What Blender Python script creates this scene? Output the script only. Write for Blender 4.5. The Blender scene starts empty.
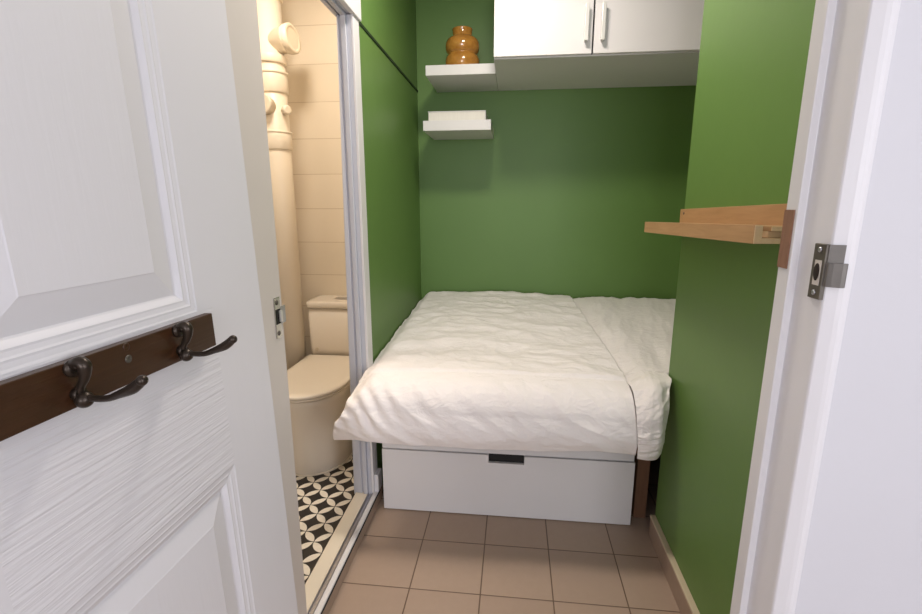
import bpy, bmesh, math, random
from mathutils import Vector, Matrix, noise
random.seed(4)
C = bpy.context.scene.collection
PI = math.pi

# ------------------------------------------------------------------ materials
def lin(c):
    return tuple(((v/255)/12.92 if v/255 <= .04045 else ((v/255+.055)/1.055)**2.4) for v in c)+(1,)

class N:
    """tiny node helper"""
    def __init__(s, name):
        s.m = bpy.data.materials.new(name); s.m.use_nodes = True
        s.t = s.m.node_tree; s.b = s.t.nodes['Principled BSDF']
    def n(s, kind, **kw):
        x = s.t.nodes.new(kind)
        for k, v in kw.items(): setattr(x, k, v)
        return x
    def l(s, a, b): s.t.links.new(a, b)
    def val(s, sock, v):
        if hasattr(v, 'links'): s.l(v, sock)
        else: sock.default_value = v
    def math(s, op, a, b=0.0, c=None):
        x = s.n('ShaderNodeMath', operation=op); s.val(x.inputs[0], a); s.val(x.inputs[1], b)
        if c is not None: s.val(x.inputs[2], c)
        return x.outputs[0]
    def mix(s, f, a, b):
        x = s.n('ShaderNodeMix', data_type='RGBA'); s.val(x.inputs[0], f); s.val(x.inputs[6], a); s.val(x.inputs[7], b)
        return x.outputs[2]
    def obj(s): return s.n('ShaderNodeTexCoord').outputs['Object']
    def pos(s): return s.n('ShaderNodeNewGeometry').outputs['Position']
    def scaled(s, vec, sc):
        x = s.n('ShaderNodeMapping'); s.l(vec, x.inputs[0]); x.inputs['Scale'].default_value = sc; return x.outputs[0]
    def noise(s, vec, scale, detail=3, rough=.5, dist=0):
        x = s.n('ShaderNodeTexNoise'); s.l(vec, x.inputs['Vector'])
        x.inputs['Scale'].default_value = scale; x.inputs['Detail'].default_value = detail
        x.inputs['Roughness'].default_value = rough; x.inputs['Distortion'].default_value = dist
        return x.outputs[0]
    def bump(s, h, strength, dist):
        x = s.n('ShaderNodeBump'); s.l(h, x.inputs['Height']); x.inputs['Strength'].default_value = strength
        x.inputs['Distance'].default_value = dist; s.l(x.outputs[0], s.b.inputs['Normal'])
    def done(s, rough=.5, metal=0, spec=.5):
        s.b.inputs['Roughness'].default_value = rough; s.b.inputs['Metallic'].default_value = metal
        s.b.inputs['Specular IOR Level'].default_value = spec
        return s.m

def paint(name, col, rough=.5, var=.06, scale=6, bump=.0, bscale=60, metal=0, stretch=(1, 1, 1), spec=.5):
    """painted / moulded surface with a faint mottling and an optional bump"""
    k = N(name); v = k.scaled(k.obj(), stretch)
    c = lin(col); d = tuple(x*(1-var*2) for x in c[:3])+(1,)
    k.l(k.mix(k.noise(v, scale), d, tuple(min(1, x*(1+var*.6)) for x in c[:3])+(1,)), k.b.inputs['Base Color'])
    if bump: k.bump(k.noise(v, bscale, 4), bump, .01)
    return k.done(rough, metal, spec)

GREEN = paint('green_wall_paint', (100, 133, 68), .46, .05, 2.2, .06, 16, spec=.4)
GREEN_DARK = paint('dark_green_strip', (26, 46, 20), .6)
WHITE_WALL = paint('white_wall_paint', (205, 204, 208), .6, .02, 3, .05, 40)
WHITE_TRIM = paint('white_gloss_trim', (222, 220, 222), .38, .015, 5)
WHITE_FURN = paint('white_laminate', (220, 217, 217), .35, .01, 4)
DOOR_SMOOTH = paint('white_door_paint', (222, 220, 224), .42, .015, 4, .05, 30, stretch=(1, 1, .15))
FRAME_GREY = paint('grey_white_frame_coating', (196, 198, 208), .4, .02, 5)
CREAM = paint('cream_threshold_stone', (228, 218, 200), .4, .04, 9)
METAL = paint('brushed_aluminium', (190, 190, 195), .32, .06, 20, metal=1)
STEEL = paint('polished_steel', (205, 203, 198), .22, .04, 20, metal=1)
BRONZE = paint('antique_bronze_plate', (104, 98, 90), .5, .2, 60, metal=.5)
NICKEL = paint('worn_nickel_lip', (126, 122, 117), .55, .12, 50, metal=.5)
HOOKM = paint('dark_bronze_hook_metal', (62, 52, 44), .34, .2, 40, metal=.6)
BLACK = paint('black_recess', (14, 13, 13), .7)
DARKHOLE = paint('dark_keep_hole', (40, 26, 20), .8, .3, 60)
CERAMIC = paint('white_ceramic', (232, 222, 208), .16, .01, 3)
CERLID = paint('white_toilet_seat_plastic', (236, 226, 210), .28, .01, 3)
PVC = paint('cream_pvc_pipe', (234, 222, 202), .4, .02, 6)
PVCD = paint('cream_pvc_joint', (216, 203, 182), .45, .02, 6)
PAPER = paint('white_paper', (226, 222, 214), .8, .05, 90, stretch=(1, 1, .1))
AMBER = None

def wood(name, a, b, rough=.5, stretch=(14, 1.2, 14), scale=5):
    k = N(name); v = k.scaled(k.obj(), stretch)
    f = k.noise(v, scale, 5, .6, .6)
    k.l(k.mix(f, lin(a), lin(b)), k.b.inputs['Base Color']); k.bump(f, .15, .004)
    return k.done(rough)
OAK = wood('oak_veneer', (156, 118, 80), (194, 154, 114))
OAK_END = wood('pale_cut_wood_end', (206, 172, 128), (232, 206, 168), .6, (6, 6, 6), 8)
WALNUT = wood('dark_brown_stained_wood', (50, 28, 13), (70, 42, 22), .38, (30, 1.5, 30), 5)
BARE = wood('bare_chiselled_wood', (112, 78, 58), (150, 112, 88), .8, (30, 30, 4), 6)
LEGWOOD = wood('brown_bed_post_wood', (104, 72, 50), (136, 98, 70), .6, (16, 16, 1.5), 5)

def door_grain(name, stretch, strength):
    k = N(name); v = k.scaled(k.obj(), stretch)
    f = k.noise(v, 4.0, 2.5, .5, .6)
    c = lin((222, 220, 224)); k.b.inputs['Base Color'].default_value = c
    k.bump(f, strength, .006)
    return k.done(.42)
DOOR_H = door_grain('white_door_horizontal_grain', (1, 1.5, 30), .42)
DOOR_V = door_grain('white_door_vertical_grain', (1, 24, 2.0), .08)

def amber():
    k = N('amber_glazed_glass')
    f = k.noise(k.obj(), 30, 4, .6, .4)
    k.l(k.mix(f, lin((140, 84, 24)), lin((222, 162, 78))), k.b.inputs['Base Color'])
    k.b.inputs['Coat Weight'].default_value = .7; k.b.inputs['Coat Roughness'].default_value = .06
    k.b.inputs['Transmission Weight'].default_value = .15
    return k.done(.12)
AMBER = amber()

def fabric(name, col, amp=.35):
    k = N(name); v = k.obj()
    f1 = k.noise(k.scaled(v, (1, 1.8, 1.4)), 11, 5, .6, 1.2)
    f2 = k.noise(v, 55, 4, .6, .5)
    h = k.math('ADD', k.math('MULTIPLY', f1, 1.0), k.math('MULTIPLY', f2, .25))
    k.b.inputs['Base Color'].default_value = lin(col)
    k.b.inputs['Sheen Weight'].default_value = .15
    k.bump(h, amp, .012)
    return k.done(.85, spec=.25)
DUVET = fabric('white_cotton', (240, 234, 232), .6)
COVER = fabric('white_rumpled_cotton', (240, 234, 232), .7)
MATT = fabric('mattress_ticking', (218, 214, 210), .1)

def floor_tiles():
    k = N('tan_floor_tiles'); p = k.pos(); s = k.n('ShaderNodeSeparateXYZ'); k.l(p, s.inputs[0])
    S, x0, y0 = .2462, -.3344, 1.3717
    u = k.math('DIVIDE', k.math('SUBTRACT', s.outputs[0], x0), S); w = k.math('DIVIDE', k.math('SUBTRACT', s.outputs[1], y0), S)
    def edge(a):
        f = k.math('FRACT', a); return k.math('ABSOLUTE', k.math('SUBTRACT', f, .5))
    e = k.math('MAXIMUM', edge(u), edge(w))
    g = k.n('ShaderNodeMapRange', interpolation_type='SMOOTHSTEP'); k.l(e, g.inputs[0]); g.inputs[1].default_value = .488; g.inputs[2].default_value = .495
    cell = k.n('ShaderNodeCombineXYZ'); k.l(k.math('FLOOR', u), cell.inputs[0]); k.l(k.math('FLOOR', w), cell.inputs[1])
    wn = k.n('ShaderNodeTexWhiteNoise'); k.l(cell.outputs[0], wn.inputs[0])
    base = k.mix(wn.outputs[0], lin((168, 146, 129)), lin((175, 153, 135)))
    mot = k.noise(p, 38, 5, .65)
    base = k.mix(k.math('MULTIPLY', mot, .35), base, lin((146, 126, 111)))
    k.l(k.mix(g.outputs[0], base, lin((104, 84, 69))), k.b.inputs['Base Color'])
    hh = k.math('SUBTRACT', k.math('MULTIPLY', mot, .12), g.outputs[0]); k.bump(hh, .5, .002)
    return k.done(.42, spec=.4)
FLOOR = floor_tiles()
SKIRT = paint('tan_skirting_tile', (164, 142, 124), .45, .07, 30)
SKIRT_CAP = paint('cream_painted_skirting_edge', (206, 190, 164), .5, .05, 20)

def cement_tiles():
    k = N('black_white_petal_tiles'); p = k.pos(); s = k.n('ShaderNodeSeparateXYZ'); k.l(p, s.inputs[0])
    S = .077
    x = k.math('SUBTRACT', s.outputs[0], -.79); y = k.math('SUBTRACT', s.outputs[1], 1.777); q = .70711/S
    u = k.math('MULTIPLY', k.math('ADD', x, y), q); v = k.math('MULTIPLY', k.math('SUBTRACT', y, x), q)
    a = k.math('ABSOLUTE', k.math('SUBTRACT', k.math('FRACT', u), .5)); b = k.math('ABSOLUTE', k.math('SUBTRACT', k.math('FRACT', v), .5))
    def d(a, b):
        o = k.math('SUBTRACT', 1.0, a); return k.math('ADD', k.math('MULTIPLY', o, o), k.math('MULTIPLY', b, b))
    m = k.math('MINIMUM', d(a, b), d(b, a))
    pet = k.math('LESS_THAN', m, .472)
    mot = k.noise(p, 60, 4)
    white = k.mix(mot, lin((212, 202, 186)), lin((238, 230, 216)))
    dark = k.mix(mot, lin((26, 22, 20)), lin((46, 40, 36)))
    k.l(k.mix(pet, dark, white), k.b.inputs['Base Color'])
    return k.done(.45)
CEMENT = cement_tiles()

def wall_tiles():
    k = N('cream_wall_tiles'); p = k.pos(); s = k.n('ShaderNodeSeparateXYZ'); k.l(p, s.inputs[0])
    S = .1948
    w = k.math('DIVIDE', k.math('SUBTRACT', s.outputs[2], 1.0885), S)
    f = k.math('ABSOLUTE', k.math('SUBTRACT', k.math('FRACT', w), .5))
    xx = k.math('ADD', s.outputs[0], s.outputs[1])
    fx = k.math('ABSOLUTE', k.math('SUBTRACT', k.math('FRACT', k.math('DIVIDE', xx, .6)), .5))
    g = k.math('MAXIMUM', k.math('GREATER_THAN', f, .490), k.math('GREATER_THAN', fx, .497))
    cell = k.n('ShaderNodeCombineXYZ'); k.l(k.math('FLOOR', w), cell.inputs[0])
    wn = k.n('ShaderNodeTexWhiteNoise'); k.l(cell.outputs[0], wn.inputs[0])
    base = k.mix(wn.outputs[0], lin((230, 218, 198)), lin((236, 224, 205)))
    k.l(k.mix(g, base, lin((206, 190, 166))), k.b.inputs['Base Color'])
    k.bump(k.math('SUBTRACT', 1.0, g), .3, .002)
    return k.done(.3)
TILES = wall_tiles()

# ------------------------------------------------------------------ mesh helpers
def bm_new(): return bmesh.new()
def box(bm, x0, x1, y0, y1, z0, z1):
    vs = [bm.verts.new((x, y, z)) for x in (x0, x1) for y in (y0, y1) for z in (z0, z1)]
    for f in ((0, 1, 3, 2), (4, 6, 7, 5), (0, 4, 5, 1), (2, 3, 7, 6), (0, 2, 6, 4), (1, 5, 7, 3)):
        bm.faces.new([vs[i] for i in f])
    return bm
def prism(bm, pts, z0, z1):
    """vertical prism over a plan outline, counter-clockwise"""
    lo = [bm.verts.new((x, y, z0)) for x, y in pts]; hi = [bm.verts.new((x, y, z1)) for x, y in pts]
    n = len(pts)
    bm.faces.new(lo[::-1]); bm.faces.new(hi)
    for i in range(n):
        j = (i+1) % n; bm.faces.new((lo[i], lo[j], hi[j], hi[i]))
    return bm
def loft(bm, rings, cap=True):
    """rings: lists of equal length of 3-D points"""
    R = [[bm.verts.new(p) for p in r] for r in rings]; n = len(R[0])
    for a, b in zip(R, R[1:]):
        for i in range(n):
            j = (i+1) % n
            f = bm.faces.new((a[i], a[j], b[j], b[i])); f.smooth = True
    if cap:
        bm.faces.new(R[0][::-1]); bm.faces.new(R[-1])
    return bm
def lathe(bm, prof, c=(0, 0, 0), axis=(0, 0, 1), n=32):
    """profile of (radius, height) turned round an axis through c"""
    ax = Vector(axis).normalized(); rot = Vector((0, 0, 1)).rotation_difference(ax).to_matrix(); c = Vector(c)
    return loft(bm, [[c+rot @ Vector((r*math.cos(2*PI*i/n), r*math.sin(2*PI*i/n), h)) for i in range(n)] for r, h in prof])
def tube(bm, pts, rad, n=12, sub=6):
    """smooth tube through points with a radius at each"""
    P = [Vector(p) for p in pts]; out = []
    for i in range(len(P)-1):
        p0 = P[max(i-1, 0)]; p1 = P[i]; p2 = P[i+1]; p3 = P[min(i+2, len(P)-1)]
        for s in range(sub):
            t = s/sub
            out.append((.5*((2*p1)+(-p0+p2)*t+(2*p0-5*p1+4*p2-p3)*t*t+(-p0+3*p1-3*p2+p3)*t**3), rad[i]*(1-t)+rad[i+1]*t))
    out.append((P[-1], rad[-1]))
    rings = []; up = Vector((.3, 1, .2)).normalized()
    for i, (p, r) in enumerate(out):
        d = (out[min(i+1, len(out)-1)][0]-out[max(i-1, 0)][0]).normalized()
        a = (up-d*up.dot(d)).normalized(); b = d.cross(a); up = a
        rings.append([p+(a*math.cos(2*PI*k/n)+b*math.sin(2*PI*k/n))*r for k in range(n)])
    return loft(bm, rings)
def ball(bm, c, r, sc=(1, 1, 1), n=16):
    rings = []
    for i in range(1, n):
        a = PI*i/n
        rings.append([(c[0]+r*sc[0]*math.sin(a)*math.cos(2*PI*k/n), c[1]+r*sc[1]*math.sin(a)*math.sin(2*PI*k/n), c[2]-r*sc[2]*math.cos(a)) for k in range(n)])
    return loft(bm, rings)

MW = {}     # world matrix of each thing, for building its parts in world coordinates
def link(name, bm, mats, parent=None, bevel=0, seg=2, local=False):
    me = bpy.data.meshes.new(name); 
    bmesh.ops.recalc_face_normals(bm, faces=bm.faces[:])
    bm.to_mesh(me); bm.free()
    o = bpy.data.objects.new(name, me); C.objects.link(o)
    for m in (mats if isinstance(mats, (list, tuple)) else [mats]): me.materials.append(m)
    if parent is not None:
        if not local: me.transform(MW[parent.name].inverted())
        o.parent = parent; MW[o.name] = MW[parent.name]
    else: MW[o.name] = Matrix()
    if bevel:
        b = o.modifiers.new('bevel', 'BEVEL'); b.width = bevel; b.segments = seg; b.limit_method = 'ANGLE'; b.angle_limit = .6
        b.harden_normals = False
    return o
def rebase(o, loc):
    """put a one-mesh thing's origin at its base"""
    o.data.transform(Matrix.Translation(-Vector(loc))); o.location = loc; MW[o.name] = Matrix.Translation(loc); return o
def tag(o, label, cat, group=None):
    o['label'] = label; o['category'] = cat
    if group: o['group'] = group
    return o
def thing(name, label, cat, loc, rot=(0, 0, 0)):
    o = bpy.data.objects.new(name, None); C.objects.link(o); o.location = loc; o.rotation_euler = rot
    o.empty_display_size = .1
    from mathutils import Euler
    MW[o.name] = Matrix.Translation(loc) @ Euler(rot).to_matrix().to_4x4()
    return tag(o, label, cat)
def struct(name, bm, m, label=None, parent=None, **kw):
    o = link(name, bm, m, parent, **kw)
    if parent is None: o['kind'] = 'structure'
    if label: o['label'] = label
    return o

XL, YB, CEIL = -.60, 3.02, 2.60
# ------------------------------------------------------------------ the setting
b = bm_new(); box(b, -1.45, 2.0, -4.1, 3.12, -.08, 0); struct('floor', b, FLOOR, 'tan square floor tiles with thin dark joints')
b = bm_new(); box(b, -1.75, 2.0, -4.1, 3.12, CEIL, CEIL+.08); struct('ceiling', b, WHITE_WALL, 'white ceiling over the small bedroom')
b = bm_new(); box(b, -.72, 1.5, YB, YB+.1, 0, CEIL); struct('wall_back', b, GREEN, 'green painted wall behind the bed')
# left wall: green beyond the bathroom opening and above its head, white behind the open door
b = bm_new(); box(b, -.662, XL, 1.885, YB, 0, CEIL); box(b, -.662, XL, .95, 1.885, 2.06, CEIL)
struct('wall_left', b, GREEN, 'green painted wall left of the bed')
b = bm_new(); box(b, -.76, -.665, -.1, .95, 0, CEIL); box(b, -1.45, -.76, -.1, -.0, 0, CEIL)
struct('wall_left_entry', b, WHITE_WALL, 'white wall behind the open panelled door')
b = bm_new(); box(b, .585, 1.5, .835, 1.755, 0, CEIL); struct('wall_right', b, GREEN, 'green painted wall beside the entrance, ending before the bed', bevel=.006)
b = bm_new(); box(b, 1.38, 1.5, 1.755, YB, 0, CEIL); struct('wall_right_alcove', b, GREEN)
b = bm_new(); box(b, .470, 2.0, .716, .834, 0, CEIL)
struct('wall_right_entry', b, WHITE_WALL, 'white wall right of the entrance frame')
# landing behind the photographer: walls, a bright window, and an added side window to brighten the left wall
b = bm_new(); box(b, -1.55, -1.45, -4.0, 0, 0, CEIL); struct('wall_left_landing', b, WHITE_WALL)
b = bm_new(); box(b, -1.55, -.70, -4.1, -4.0, 0, CEIL); box(b, .90, 2.0, -4.1, -4.0, 0, CEIL)
box(b, -.70, .90, -4.1, -4.0, 0, .8); box(b, -.70, .90, -4.1, -4.0, 2.3, CEIL); struct('wall_front', b, WHITE_WALL)
b = bm_new()
for x in (-.70, .075, .85): box(b, x, x+.05, -4.07, -4.02, .8, 2.3)
for z in (.8, 2.25): box(b, -.70, .90, -4.07, -4.02, z, z+.05)
struct('window_1', b, WHITE_TRIM, 'window on the landing behind the viewpoint')
b = bm_new(); box(b, 1.9, 2.0, -4.0, -2.0, 0, CEIL); box(b, 1.9, 2.0, -.5, .716, 0, CEIL); box(b, 1.9, 2.0, -2.0, -.5, 0, .85); box(b, 1.9, 2.0, -2.0, -.5, 2.35, CEIL)
struct('wall_right_landing', b, WHITE_WALL)
b = bm_new()
for y in (-2.0, -1.275, -.55): box(b, 1.93, 1.98, y, y+.05, .85, 2.35)
for z in (.85, 2.3): box(b, 1.93, 1.98, -2.0, -.5, z, z+.05)
struct('added_side_window', b, WHITE_TRIM, 'added unseen window in the right wall of the landing, for side fill light')  # frame of the added side window, outside the view

# thin dark green strip running along the left green wall
b = bm_new(); box(b, XL, XL+.004, 1.885, YB, 1.970, 1.981); struct('trim_1', b, GREEN_DARK, 'dark thin strip running along the left green wall')
# right skirting
b = bm_new(); box(b, .566, .585, .835, 1.745, 0, .082); o = struct('baseboard_right', b, SKIRT, 'tan tile skirting along the right green wall')
b = bm_new(); box(b, .564, .585, .835, 1.747, .082, .092); struct('painted_edge', b, SKIRT_CAP, 'cream painted top edge', o, bevel=.002)

# bathroom shell
b = bm_new(); box(b, -1.45, -.68, .85, 2.74, -.02, .045); struct('floor_bathroom', b, CEMENT, 'black and white petal patterned bathroom floor tiles')
b = bm_new(); box(b, -1.45, -.66, 2.72, 2.82, 0, CEIL); struct('wall_bathroom_back', b, TILES, 'cream tiled bathroom wall behind the toilet')
b = bm_new(); box(b, -1.55, -1.45, .75, 2.82, 0, CEIL); struct('wall_bathroom_left', b, TILES)
b = bm_new(); box(b, -1.45, -.76, .75, .85, 0, CEIL); struct('wall_bathroom_front', b, TILES)
b = bm_new(); box(b, -.668, -.661, 1.886, 2.72, 0, CEIL); box(b, -.668, -.661, .95, 1.886, 2.062, CEIL); struct('wall_bathroom_right', b, TILES)

# bathroom door frame: near casing, far jamb with its grooves, head, threshold
b = bm_new(); box(b, -.668, XL, .95, 1.152, .045, 2.06)
frame = struct('trim_2', b, paint('beige_white_casing_paint', (214, 206, 200), .45, .02, 5), 'white frame of the bathroom doorway', bevel=.003)
b = bm_new()
loft(b, [[(-.683, 1.818, .045), (-.645, 1.818, .045), (-.645, 1.8855, .045), (-.683, 1.8855, .045)], [(-.653, 1.818, 1.972), (-.645, 1.818, 1.972), (-.645, 1.8855, 1.972), (-.653, 1.8855, 1.972)]]); box(b, -.648, -.636, 1.824, 1.885, .045, 1.972); box(b, -.636, -.618, 1.812, 1.885, .045, 1.972)
box(b, -.618, -.602, 1.822, 1.885, .045, 1.972); link('jamb', b, FRAME_GREY, frame, bevel=.002)
b = bm_new(); box(b, -.602, -.592, 1.822, 1.888, .05, 1.972); o = link('casing', b, WHITE_TRIM, frame, bevel=.002)
b = bm_new(); box(b, -.664, -.648, 1.152, 1.885, 1.972, 2.06); box(b, -.648, -.636, 1.152, 1.885, 1.980, 2.06); box(b, -.636, -.618, 1.152, 1.885, 1.966, 2.06); box(b, -.618, -.602, 1.152, 1.885, 1.976, 2.06); link('head', b, FRAME_GREY, frame, bevel=.002)
b = bm_new(); box(b, -.603, -.584, .95, 1.898, 1.972, 2.075); link('head_casing', b, WHITE_TRIM, frame, bevel=.003)
b = bm_new(); box(b, -.598, -.575, 1.835, 1.895, .05, .135); link('plinth_block', b, WHITE_TRIM, frame, bevel=.003)
b = bm_new(); box(b, -.60, -.574, .95, 1.885, 0, .046); sill = struct('trim_3', b, SKIRT, 'tan tiled step under the bathroom doorway', bevel=.002)
b = bm_new(); box(b, -.676, -.618, .95, 1.84, .0, .054); link('threshold', b, CREAM, sill, bevel=.004)
b = bm_new(); box(b, -.618, -.600, .95, 1.85, .03, .049); box(b, -.6005, -.5985, .95, 1.85, .03, .056); box(b, -.6175, -.6155, .95, 1.85, .03, .056); link('sliding_track', b, METAL, sill)
b = bm_new(); box(b, -.598, -.578, .95, 1.86, .03, .054); link('track_edging', b, WHITE_TRIM, sill, bevel=.003)
b = bm_new(); box(b, -.578, -.5735, .95, 1.86, .0455, .0475); link('joint_line', b, BLACK, sill)

# latch keep on the near casing of the bathroom doorway
b = bm_new(); box(b, XL, XL+.003, 1.108, 1.136, .966, 1.072); keep = link('latch_plate', b, STEEL, frame, bevel=.001); keep['label'] = 'steel latch plate'
b = bm_new(); box(b, XL+.0028, XL+.0042, 1.110, 1.131, 1.003, 1.041); link('bolt_hole', b, BLACK, keep)
b = bm_new(); box(b, XL+.003, XL+.010, 1.124, 1.134, 1.007, 1.037); link('bolt', b, paint('pale_bolt_metal', (225, 222, 216), .3, .03, 10, metal=.4), keep, bevel=.002)
b = bm_new(); box(b, XL, XL+.004, 1.134, 1.160, 1.000, 1.046); link('lip', b, METAL, keep, bevel=.0015)
for z in (1.059, .979):
    b = bm_new(); lathe(b, [(.0065, 0), (.0065, .002), (.004, .0035)], (XL+.002, 1.119, z), (1, 0, 0), 14); link('screw', b, BRONZE, keep)

# entrance frame on the right: stop, rebate, rounded front casing
b = bm_new()
prism(b, [(.585, .828), (.580, .828), (.425, .8125), (.425, .780), (.4365, .780), (.4405, .722), (.4412, .7185), (.4428, .7165), (.456, .7100), (.461, .7082), (.466, .7078), (.470, .7088), (.4725, .7115), (.473, .716), (.585, .717)][::-1], 0, CEIL)
ent = struct('trim_4', b, WHITE_TRIM, 'white moulded frame of the entrance doorway', bevel=.0015)
b = bm_new(); box(b, .4232, .4262, .7865, .8128, 1.203, 1.293); o = link('bare_wood_patch', b, BARE, ent); o['label'] = 'rectangle of bare chiselled wood'
b = bm_new(); box(b, .4352, .4415, .7170, .7440, 1.167, 1.246); sp = link('strike_plate', b, BRONZE, ent, bevel=.0008); sp['label'] = 'dark bronze strike plate'
b = bm_new(); box(b, .4345, .4372, .7220, .7365, 1.187, 1.223); ho = link('keep_hole', b, paint('chipped_white_paint', (206, 198, 190), .7, .1, 40), sp)
b = bm_new(); ball(b, (.4345, .7300, 1.206), .008, (.25, .8, 1.6)); link('splintered_wood', b, DARKHOLE, sp)
b = bm_new()
prism(b, [(.4365, .724), (.4385, .7155), (.4420, .7135), (.4545, .7070), (.4553, .7088), (.4430, .7152), (.4410, .7175), (.4395, .724)][::-1], 1.190, 1.246)
link('lip', b, NICKEL, sp)
b = bm_new()
o1 = [(.4365, .724), (.4385, .7125), (.4430, .7085), (.4480, .7055), (.4520, .7030), (.4560, .7020), (.4585, .7032), (.4590, .7055)]
o2 = [(.4575, .7060), (.4565, .7045), (.4530, .7050), (.4490, .7075), (.4440, .7110), (.4410, .7145), (.4395, .724)]
prism(b, (o1+o2)[::-1], 1.187, 1.221)
link('curled_lip', b, NICKEL, sp, bevel=.0008)
for z in (1.238, 1.176):
    b = bm_new(); lathe(b, [(.004, 0), (.004, .0012), (.002, .0022)], (.4354, .7300, z), (-1, 0, 0), 12); link('screw', b, METAL, sp)

# ------------------------------------------------------------------ open panelled door on the left (leans a little)
LEAN = math.atan(.029)
from mathutils import Euler
DM = Matrix.Translation((-.55, .95, 1.08)) @ Matrix.Rotation(-math.radians(1.5), 4, 'Z') @ Matrix.Rotation(-LEAN, 4, 'Y')
Y0, Y1, Z0, Z1 = -.80, .013, -1.05, .95            # door plane coordinates: y along, z from the middle
P = [(-.555, -.188, .037, .86), (-.555, -.147, -.90, -.284)]  # two panels: outer outlines (y0,y1,z0,z1)
PROF = [(0, 0), (.003, -.0012), (.010, -.0022), (.013, -.0020), (.016, -.0034), (.022, -.0044), (.025, -.0042), (.028, -.0060), (.034, -.0100), (.037, -.011), (.079, -.002), (.081, -.0012)]
def door_mesh():
    bm = bm_new(); T = .036
    def quad(pts, mi):
        f = bm.faces.new([bm.verts.new(p) for p in pts]); f.material_index = mi; return f
    a0, a1, b1 = P[0][0], P[0][1], P[1][1]
    flat = [(Y0, a0, Z0, Z1, 0), (-.147, Y1, Z0, Z1, 0), (a1, -.147, -.284, Z1, 0),
            (a0, a1, P[0][3], Z1, 1), (a0, a1, P[1][3], P[0][2], 1), (a1, -.147, P[1][3], P[0][2], 1), (a0, b1, Z0, P[1][2], 1)]
    flat[2] = (a1, -.147, P[0][2], Z1, 0)
    for y0, y1, z0, z1, mi in flat:
        quad([(0, y0, z0), (0, y1, z0), (0, y1, z1), (0, y0, z1)], mi)
    for (a, c, d, e) in P:
        last = None
        for off, h in PROF:
            r = [(h, a+off, d+off), (h, c-off, d+off), (h, c-off, e-off), (h, a+off, e-off)]
            if last:
                for k in range(4):
                    quad([last[k], last[(k+1) % 4], r[(k+1) % 4], r[k]], 0)
            last = r
        quad(last, 2)
    # back and edges
    quad([(-T, Y0, Z0), (-T, Y0, Z1), (-T, Y1, Z1), (-T, Y1, Z0)], 0)
    quad([(0, Y1, Z0), (-T, Y1, Z0), (-T, Y1, Z1), (0, Y1, Z1)], 0); quad([(0, Y0, Z0), (0, Y0, Z1), (-T, Y0, Z1), (-T, Y0, Z0)], 0)
    quad([(0, Y0, Z1), (0, Y1, Z1), (-T, Y1, Z1), (-T, Y0, Z1)], 0); quad([(0, Y0, Z0), (-T, Y0, Z0), (-T, Y1, Z0), (0, Y1, Z0)], 0)
    bmesh.ops.remove_doubles(bm, verts=bm.verts[:], dist=1e-5)
    return bm
door = struct('door_1', door_mesh(), [DOOR_SMOOTH, DOOR_H, DOOR_V], 'white moulded panel door standing open along the left side')
door.matrix_world = DM; MW[door.name] = DM

rack = thing('coat_rack', 'dark brown wooden coat rail with bronze hooks on the open white door', 'coat rack', (0, 0, 0))
rack.matrix_world = DM @ Matrix.Translation((0, -.46, 0)); MW[rack.name] = rack.matrix_world.copy()
b = bm_new(); box(b, .0005, .016, -.29, .288, -.030, .0305); link('board', b, WALNUT, rack, bevel=.0015, local=True)
for y in (.197, .013, -.19):
    b = bm_new()
    lathe(b, [(.0105, 0), (.0115, .003), (.0105, .006), (.007, .008)], (.016, y, .022), (1, 0, 0), 18)
    tube(b, [(.018, y, .024), (.030, y, .029), (.036, y, .024), (.033, y, .010), (.026, y, -.001), (.022, y, -.010), (.024, y, -.017)], [.007, .0088, .0085, .0062, .0048, .0055, .007], 12, 6)
    lathe(b, [(.0085, 0), (.0085, .010)], (.015, y, -.012), (1, 0, 0), 14)
    h = link('hook', b, HOOKM, rack, local=True)
    b = bm_new(); ball(b, (.027, y, -.0195), .0105, (1, 1.05, 1)); link('knob', b, HOOKM, h, local=True)
    b = bm_new()
    tube(b, [(.022, y, -.014), (.040, y, -.0175), (.060, y, -.017), (.078, y, -.011), (.098, y, -.003), (.112, y, .007)], [.006, .0042, .0042, .0052, .0072, .0064], 12, 6)
    ball(b, (.113, y, .0078), .0068, (1, 1.05, 1))
    link('prong', b, HOOKM, h, local=True)
for z in (.010, .028):
    b = bm_new(); lathe(b, [(.006, 0), (.006, .001), (.0035, .0016), (.002, .0006)], (.0155, .098, z-.004), (1, 0, 0), 14); link('screw', b, BRONZE if z < .02 else WALNUT, rack, local=True)

# ------------------------------------------------------------------ bed
bed = thing('bed', 'white storage bed with a drawer front, between the green walls', 'bed', (-.02, 1.80, 0))
b = bm_new(); box(b, -.54, .500, 1.815, 2.98, .0, .315); link('storage_base', b, WHITE_FURN, bed, bevel=.002)
b = bm_new(); box(b, -.54, .502, 1.800, 1.815, .289, .325); link('top_rail', b, WHITE_FURN, bed, bevel=.002)
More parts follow.
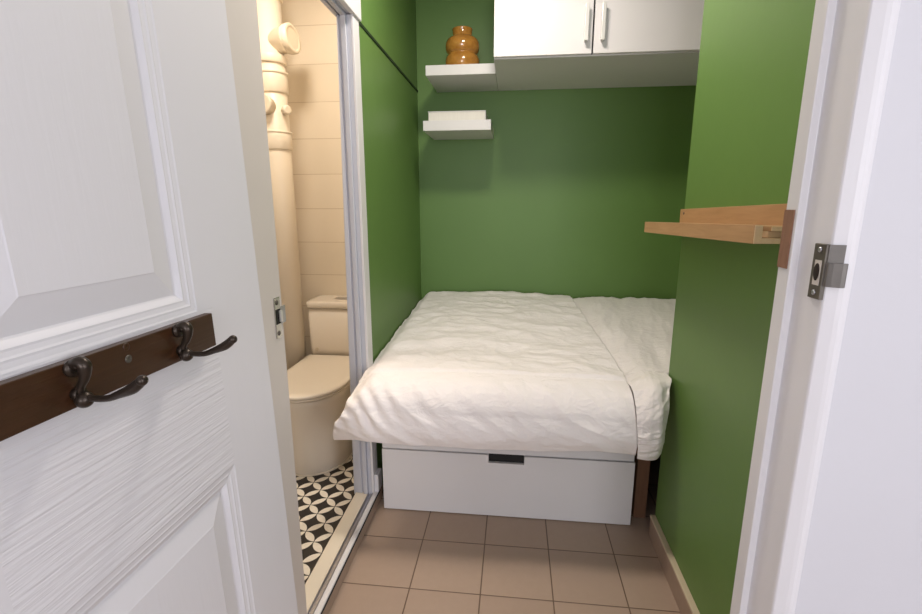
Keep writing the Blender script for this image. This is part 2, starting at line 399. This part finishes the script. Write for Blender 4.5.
# drawer front with a slot cut in its top edge
b = bm_new(); box(b, -.54, -.086, 1.793, 1.815, .004, .286); box(b, .062, .504, 1.793, 1.815, .004, .286); box(b, -.086, .062, 1.793, 1.815, .004, .251)
bmesh.ops.remove_doubles(b, verts=b.verts[:], dist=1e-5)
dr = link('drawer_front', b, WHITE_FURN, bed)
b = bm_new(); box(b, -.085, .061, 1.806, 1.814, .2515, .288); link('finger_slot', b, BLACK, dr)
b = bm_new(); box(b, .530, .580, 1.850, 1.900, 0, .315); link('leg', b, LEGWOOD, bed, bevel=.002)
b = bm_new(); box(b, 1.28, 1.33, 1.850, 1.900, 0, .315); link('leg', b, LEGWOOD, bed, bevel=.002)
b = bm_new(); box(b, -.55, 1.34, 1.82, 2.99, .317, .345); link('slat_base', b, LEGWOOD, bed)
b = bm_new(); box(b, -.545, 1.34, 1.800, 2.985, .346, .64); link('mattress', b, MATT, bed, bevel=.05, seg=4)

def sm(a, b, x):
    t = max(0, min(1, (x-a)/(b-a))); return t*t*(3-2*t)
def ridged(v, oct=3):
    s = 0; a = 1
    for i in range(oct):
        s += a*(1-abs(noise.noise(v))*2); v = v*2.03+Vector((3.1, 1.7, 2.3)); a *= .5
    return s
FR = .64/1.0
def path(t, ycrest, yfront, zc, zhem):
    """section through a cover: t 0..1 on top from the back wall, 1..2 over the front edge down to the hem"""
    if t <= 1:
        y = 2.995+(ycrest-2.995)*t; z = .752+(zc-.752)*t; nz = (0, .05, 1)
    else:
        s = t-1
        a = min(1, s/.42)*PI/2
        r1, r2 = ycrest-yfront, .105
        if s < .42:
            y = ycrest-r1*math.sin(a); z = zc-r2*(1-math.cos(a))-.06*r1*math.sin(a)
        else:
            q = (s-.42)/.58
            y = yfront+.028*q*q-.008*math.sin(PI*q); z = zc-r2-.06*r1-(zc-r2-.06*r1-zhem)*q
        nz = (0, -math.sin(a), math.cos(a))
    return y, z, Vector(nz).normalized()

def cover_mesh(xa, xb, nu, nv, disp, yc, yf, zc, zh, edge):
    bm = bm_new(); grid = []
    for j in range(nv+1):
        t = 2*j/nv; row = []
        if t < 1: t = t
        for i in range(nu+1):
            u = i/nu
            y, z, n = path(t, yc, yf, zc, zh)
            x = xa(y, t)+(xb(y, t)-xa(y, t))*u
            p = Vector((x, y, z)); p += n*disp(x, y, z, t, u); p += Vector(edge(x, y, z, t, u))
            row.append(bm.verts.new(p))
        grid.append(row)
    for j in range(nv):
        for i in range(nu):
            f = bm.faces.new((grid[j][i], grid[j+1][i], grid[j+1][i+1], grid[j][i+1])); f.smooth = True
    return bm

def seam_x(y, t):
    if t <= 1: return .348+.074*t
    return .422+.026*(t-1)
def dv_left(y, t):
    if t <= .82: return -.592
    if t <= 1: return -.592-.002*(t-.82)/.18
    return -.594-.082*sm(0, 1, t-1)
def dv_disp(x, y, z, t, u):
    w = 0
    if t <= 1.0:
        w += .0075*ridged(Vector((x*2.6+3, y*6.5, 0)), 3)                   # crinkles across the bed
        w += .010*noise.noise(Vector((x*2.2, y*2.4, 5)))
        w += .0062*ridged(Vector((x*7+y*4, y*7-x*3, 9)), 2)
    k = sm(.9, 1.15, t)
    if k > 0:
        s = t-1
        d = x-.30*s                                                          # creases running down to the right
        w2 = .0065*ridged(Vector((d*7.5, s*1.3+x*.6, 2)), 2)*sm(0, .25, s)+.009*noise.noise(Vector((x*3.0, s*2.0, 8)))
        lf = sm(-.30, -.56, x)
        w2 += lf*.006*math.sin((x-s*.16)*105+2.5*noise.noise(Vector((x*5, s*3, 1))))*sm(.05, .3, s)*(1-.8*sm(.5, .9, s))
        w2 *= 1-.35*sm(.8, 1, s)
        w = w*(1-k)+w2*k
    w -= .004
    return w
def dv_edge(x, y, z, t, u):
    dz = 0; dy = 0
    e = sm(.10, 0, u)
    if t <= 1: dz -= .050*e*e+.012*e*noise.noise(Vector((1, y*7, 3)))
    else: dz -= .050*e*e*(1-sm(0, .8, t-1))
    dz += .012*math.sin(PI*u)*(1 if t <= 1 else max(0, 1-(t-1)*2))
    bk = sm(.06, 0, t); dz -= .012*bk
    if t > 1:
        s = t-1
        dz += .010*noise.noise(Vector((x*4.5, 0, 4)))*s - .006*s*s*sm(.10, 0, u)
        dz += .007*s*sm(-.2, .4, x)
        dy += .02*sm(.15, 0, u)*s
    return (0, dy, dz)
b = cover_mesh(dv_left, lambda y, t: seam_x(y, t), 190, 240, dv_disp, 1.70, 1.570, .674, .420, dv_edge)
duvet = link('duvet', b, DUVET)
tag(duvet, 'smooth white duvet over the left of the bed, hem hanging above the drawer front', 'duvet')
m = duvet.modifiers.new('thick', 'SOLIDIFY'); m.thickness = .016; m.offset = -1
rebase(duvet, (-.1, 2.3, .62))

def cv_right(y, t):
    if t <= 1: return .579+(1.30-.579)*sm(1.762, 1.80, y)
    return .579-.046*sm(0, .5, t-1)
def cv_disp(x, y, z, t, u):
    w = 0
    s = max(0, t-1)
    d = x*1.0-y*.28                                                          # folds fanning along the bed
    w += .008*ridged(Vector((d*9, y*1.7+x*1.5, 12)), 3)*sm(.36, .44, x)
    w += .008*noise.noise(Vector((x*5, y*3, 15+z*4)))
    if t > .92: w += sm(.92, 1.2, t)*(.008*ridged(Vector((x*7+s*2, s*4.5+x*3, 21)), 3)+.014*sm(.42, .52, x))
    return w-.006-.010*sm(.08, 0, u)*(1-sm(.9, 1.1, t))
def cv_edge(x, y, z, t, u):
    s = max(0, t-1); dz = -.018*sm(.06, 0, t)
    dz += .012*math.sin(PI*sm(.36, .62, x))*(1-sm(0, .5, s))*sm(0, .3, t)
    dy = .06*sm(.50, .57, x)*sm(0, .4, s)
    dz += s*(.006*noise.noise(Vector((x*9, 0, 7)))+.0)
    return (-.012*sm(.54, .566, x)*math.sin(s*9)*(1 if s > 0 else 0), dy, dz)
b = cover_mesh(lambda y, t: seam_x(y, t)+.0015, cv_right, 150, 240, cv_disp, 1.70, 1.572, .670, .424, cv_edge)
cov = link('blanket', b, COVER)
tag(cov, 'rumpled white cover at the right of the bed, tucked under the duvet edge', 'blanket')
m = cov.modifiers.new('thick', 'SOLIDIFY'); m.thickness = .014; m.offset = -1
rebase(cov, (.6, 2.3, .62))

# ------------------------------------------------------------------ wall cabinet
YF = 2.40
cab = thing('wall_cabinet', 'white two door cabinet fixed high on the green back wall above the bed', 'cabinet', (.6, 2.7, 1.965))
b = bm_new(); box(b, -.112, 1.378, YF, YB, 1.966, 2.48); link('body', b, WHITE_FURN, cab, bevel=.001)
b = bm_new(); box(b, .327, .339, YF-.002, YF+.001, 1.973, 2.47); link('door_gap_strip', b, BLACK, cab)
SPL = (-.112, .333, .815, 1.297)
for i in range(3):
    b = bm_new(); box(b, SPL[i]+(.0 if i == 0 else .004), SPL[i+1]-.004, YF-.019, YF-.001, 1.972, 2.47)
    d = link('door', b, WHITE_FURN, cab, bevel=.0015)
    if i == 2: continue
    hx = (.299, .371)[i]
    b = bm_new(); box(b, hx-.0085, hx+.0085, YF-.052, YF-.040, 2.018, 2.168)
    box(b, hx-.006, hx+.006, YF-.041, YF-.019, 2.019, 2.033); box(b, hx-.006, hx+.006, YF-.041, YF-.019, 2.153, 2.167)
    link('handle', b, paint('satin_nickel', (226, 224, 221), .3, .03, 12, metal=.25), d, bevel=.002)

# floating shelves
b = bm_new(); box(b, -.480, -.114, 2.64, YB, 1.966, 2.016)
s1 = tag(link('floating_shelf', b, WHITE_FURN, None, bevel=.0015), 'white floating shelf carrying the amber vase, touching the wall cabinet', 'shelf', 'floating shelves in the corner'); rebase(s1, (-.3, 2.83, 1.966))
b = bm_new(); box(b, -.502, -.136, 2.66, YB, 1.695, 1.747)
s2 = tag(link('floating_shelf', b, WHITE_FURN, None, bevel=.0015), 'white floating shelf with a flat pale book on it, below the vase shelf', 'shelf', 'floating shelves in the corner'); rebase(s2, (-.32, 2.84, 1.695))

# amber vase
VX, VY, VZ = -.303, 2.80, 2.0165
b = bm_new()
lathe(b, [(.070, 0), (.080, .004), (.090, .018), (.0945, .036), (.0945, .056), (.091, .070), (.086, .079), (.080, .085), (.0765, .088), (.080, .091), (.086, .098), (.091, .110), (.093, .124), (.0925, .140),
          (.087, .156), (.076, .167), (.062, .174), (.055, .178), (.053, .182), (.053, .198), (.054, .209), (.056, .213), (.054, .216), (.048, .215), (.045, .208), (.045, .184), (.07, .16), (.08, .135), (.06, .09), (.07, .05), (.05, .012)], (VX, VY, VZ), (0, 0, 1), 48)
v = tag(link('vase', b, AMBER), 'amber glazed double bulge vase on the upper shelf', 'vase'); rebase(v, (VX, VY, VZ))
# book lying flat
bk = thing('book', 'pale thick book lying flat on the lower shelf', 'book', (-.325, 2.80, 1.748))
b = bm_new(); box(b, -.482, -.172, 2.722, 2.935, 1.7525, 1.8005); link('pages', b, PAPER, bk)
b = bm_new(); box(b, -.485, -.168, 2.719, 2.94, 1.7482, 1.7524); box(b, -.485, -.168, 2.719, 2.94, 1.8006, 1.804); box(b, -.172, -.168, 2.719, 2.94, 1.7524, 1.8006); link('cover', b, WHITE_FURN, bk, bevel=.0008)

# ------------------------------------------------------------------ oak ledge on the right wall
TI = -math.atan(.02/.79)
led = thing('picture_ledge', 'light oak picture ledge fixed to the right green wall', 'shelf', (.585, .985, 1.226), (TI, 0, 0))
def L(name, x0, x1, y0, y1, z0, z1, m, bev=.0008):
    b = bm_new(); box(b, x0-.585, x1-.585, y0, y1, z0, z1); return link(name, b, m, led, bevel=bev, local=True)
L('back_board', .572, .5847, .030, .762, 0, .080, OAK)
tr = L('tray', .479, .572, .003, .793, 0, .012, OAK); L('tray_top', .495, .572, .003, .793, .024, .034, OAK)
L('tray_core', .495, .572, .012, .790, .012, .024, OAK_END)
L('front_lip', .464, .479, .003, .795, 0, .0365, OAK)
e = L('cut_end', .4645, .479, 0, .0029, .0005, .036, OAK_END); e['label'] = 'pale bare cut end'
L('cut_end', .479, .572, 0, .0029, .0005, .011, OAK_END); L('cut_end', .495, .572, 0, .0029, .0245, .0335, OAK_END)

b = bm_new(); lathe(b, [(.0045, 0), (.0045, .0012), (.002, .0018)], (-.013, .725, .066), (-1, 0, 0), 14); link('screw', b, BRONZE, led, local=True)

# ------------------------------------------------------------------ toilet
TX = -.978
toi = thing('toilet', 'white close coupled toilet in the bathroom, lid closed', 'toilet', (TX, 2.25, .045))
def dshape(front, back, hw, yc, z, n=40):
    pts = []
    for i in range(n+1):
        a = PI+PI*i/n
        pts.append((TX+hw*math.cos(a), yc+(yc-front)*math.sin(a), z))
    pts += [(TX+hw, yc+(back-yc)*k, z) for k in (.35, .7, 1)]+[(TX-hw, yc+(back-yc)*k, z) for k in (1, .7, .35)]
    return pts
b = bm_new()
loft(b, [dshape(1.935, 2.69, .165, 2.13, .046), dshape(1.925, 2.69, .170, 2.13, .06), dshape(1.918, 2.69, .172, 2.12, .2), dshape(1.908, 2.66, .175, 2.12, .33), dshape(1.898, 2.60, .178, 2.12, .40), dshape(1.894, 2.52, .180, 2.12, .425), dshape(1.900, 2.50, .175, 2.12, .430)])
link('bowl', b, CERAMIC, toi)
b = bm_new(); loft(b, [dshape(1.925, 2.69, .175, 2.13, .0452), dshape(1.928, 2.69, .172, 2.13, .051), dshape(1.934, 2.69, .166, 2.13, .053)]); o = link('sealant_bead', b, CREAM, toi)
b = bm_new(); loft(b, [dshape(1.892, 2.49, .182, 2.12, .4325), dshape(1.888, 2.49, .184, 2.12, .436), dshape(1.888, 2.49, .184, 2.12, .4415), dshape(1.892, 2.49, .181, 2.12, .444)]); link('seat', b, CERLID, toi)
b = bm_new(); loft(b, [dshape(1.887, 2.492, .182, 2.12, .4465), dshape(1.882, 2.492, .186, 2.12, .450), dshape(1.882, 2.492, .186, 2.12, .459), dshape(1.888, 2.49, .180, 2.12, .4635), dshape(1.91, 2.48, .160, 2.12, .466)]); link('lid', b, CERLID, toi)
b = bm_new()
def rr(x0, x1, y0, y1, z, r=.025, n=6):
    pts = []
    for cx, cy, a0 in ((x1-r, y1-r, 0), (x0+r, y1-r, PI/2), (x0+r, y0+r, PI), (x1-r, y0+r, 1.5*PI)):
        for i in range(n+1): pts.append((cx+r*math.cos(a0+PI/2*i/n), cy+r*math.sin(a0+PI/2*i/n), z))
    return pts
loft(b, [rr(TX-.178, TX+.178, 2.505, 2.712, .4305), rr(TX-.180, TX+.180, 2.502, 2.712, .50), rr(TX-.182, TX+.182, 2.500, 2.712, .732)]); link('tank', b, CERAMIC, toi)
b = bm_new(); loft(b, [rr(TX-.184, TX+.184, 2.496, 2.714, .735), rr(TX-.187, TX+.187, 2.492, 2.715, .740), rr(TX-.187, TX+.187, 2.492, 2.715, .764), rr(TX-.182, TX+.182, 2.498, 2.712, .7705), rr(TX-.170, TX+.170, 2.51, 2.70, .772)]); tl = link('tank_lid', b, CERAMIC, toi)
b = bm_new(); loft(b, [rr(TX-.05, TX+.05, 2.57, 2.64, .772, .012), rr(TX-.05, TX+.05, 2.57, 2.64, .7735, .012)]); fb = link('flush_button', b, METAL, tl)
b = bm_new(); lathe(b, [(.011, 0), (.011, .004), (.007, .006)], (TX-.135, 2.5035, .495), (0, -1, 0), 18); link('bolt_cap', b, PVCD, toi)

# soil pipe
PX, PY, R0 = -1.255, 2.50, .068
pp = thing('drain_pipe', 'tall cream drain pipe with a capped branch in the bathroom corner', 'pipe', (PX, PY, .045))
b = bm_new(); lathe(b, [(R0, .046), (R0, CEIL)], (PX, PY, 0), (0, 0, 1), 40); link('pipe', b, PVC, pp)
def ring(z0, z1, r):
    b = bm_new(); lathe(b, [(R0, z0), (r-.002, z0), (r, z0+.003), (r, z1-.003), (r-.002, z1), (R0, z1)], (PX, PY, 0), (0, 0, 1), 40); return link('collar', b, PVC, pp)
ring(1.865, 1.965, R0+.008); ring(1.955, 1.968, R0+.013); ring(2.005, 2.045, R0+.010); ring(1.588, 1.675, R0+.008); ring(1.668, 1.680, R0+.011); ring(2.30, 2.36, R0+.010)
d = Vector((.985, -.12, .10)).normalized()
b = bm_new(); c0 = Vector((PX, PY, 2.105)); lathe(b, [(.060, 0), (.060, .095), (.066, .098), (.066, .110)], c0, d, 36); br = link('branch', b, PVC, pp)
b = bm_new(); lathe(b, [(.069, .110), (.070, .113), (.070, .134), (.066, .138), (.052, .138), (.050, .135)], c0, d, 36); link('end_cap', b, PVC, br)
d2 = Vector((-.15, -1, .1)).normalized(); c1 = Vector((PX, PY, 1.79))
b = bm_new(); lathe(b, [(.046, 0), (.046, .085), (.050, .088), (.050, .10), (.044, .102)], c1, d2, 30); link('branch', b, PVCD, pp)
b = bm_new(); lathe(b, [(.018, 0), (.018, .080), (.024, .082), (.024, .098), (.016, .10)], Vector((PX, PY, 1.775)), (.92, -.38, .05), 20); link('hose_spigot', b, PVC, pp)

# ------------------------------------------------------------------ light
def area(name, loc, rot, size, sy, energy, col, shape='RECTANGLE'):
    l = bpy.data.lights.new(name, 'AREA'); l.shape = shape; l.size = size
    if shape == 'RECTANGLE': l.size_y = sy
    l.energy = energy; l.color = col
    o = bpy.data.objects.new(name, l); C.objects.link(o); o.location = loc; o.rotation_euler = rot; return o
area('bedroom_ceiling_lamp', (-.06, 1.68, 2.56), (0, 0, 0), .26, 0, 15.5, (1, .90, .80), 'DISK')
area('bathroom_ceiling_lamp', (-1.0, 1.9, 2.56), (0, 0, 0), .3, 0, 10, (1, .885, .75), 'DISK')
area('landing_window_daylight', (.10, -3.95, 1.55), (PI/2, 0, 0), 1.5, 1.4, 58, (.945, .95, 1.0))
area('added_side_fill', (1.85, -1.25, 1.6), (PI/2, 0, PI/2), 1.4, 1.4, 26, (.97, .96, 1.0))  # added fill light from the right, brightens the left green wall and door
w = bpy.data.worlds.new('daylight'); bpy.context.scene.world = w; w.use_nodes = True
w.node_tree.nodes['Background'].inputs[0].default_value = (.75, .85, 1, 1); w.node_tree.nodes['Background'].inputs[1].default_value = 1.0

# ------------------------------------------------------------------ camera
yaw, pitch, roll, f = .1111867, .2113378, -.00132794, 472.6013
cd = bpy.data.cameras.new('camera'); cam = bpy.data.objects.new('camera', cd); C.objects.link(cam)
fw = Vector((-math.sin(yaw)*math.cos(pitch), math.cos(yaw)*math.cos(pitch), -math.sin(pitch)))
rt = Vector((math.cos(yaw), math.sin(yaw), 0)); up = rt.cross(fw)
r2 = rt*math.cos(roll)+up*math.sin(roll); u2 = -rt*math.sin(roll)+up*math.cos(roll)
M = Matrix((r2, u2, -fw)).transposed().to_4x4(); M.translation = (0, 0, 1.30)
cam.matrix_world = M
cd.sensor_width = 36; cd.sensor_fit = 'HORIZONTAL'; cd.lens = f*36/922; cd.clip_start = .02
S = bpy.context.scene
S.camera = cam
S.view_settings.view_transform = 'Standard'; S.view_settings.look = 'None'; S.view_settings.gamma = 1
S.view_settings.use_curve_mapping = False; S.view_settings.exposure = .38
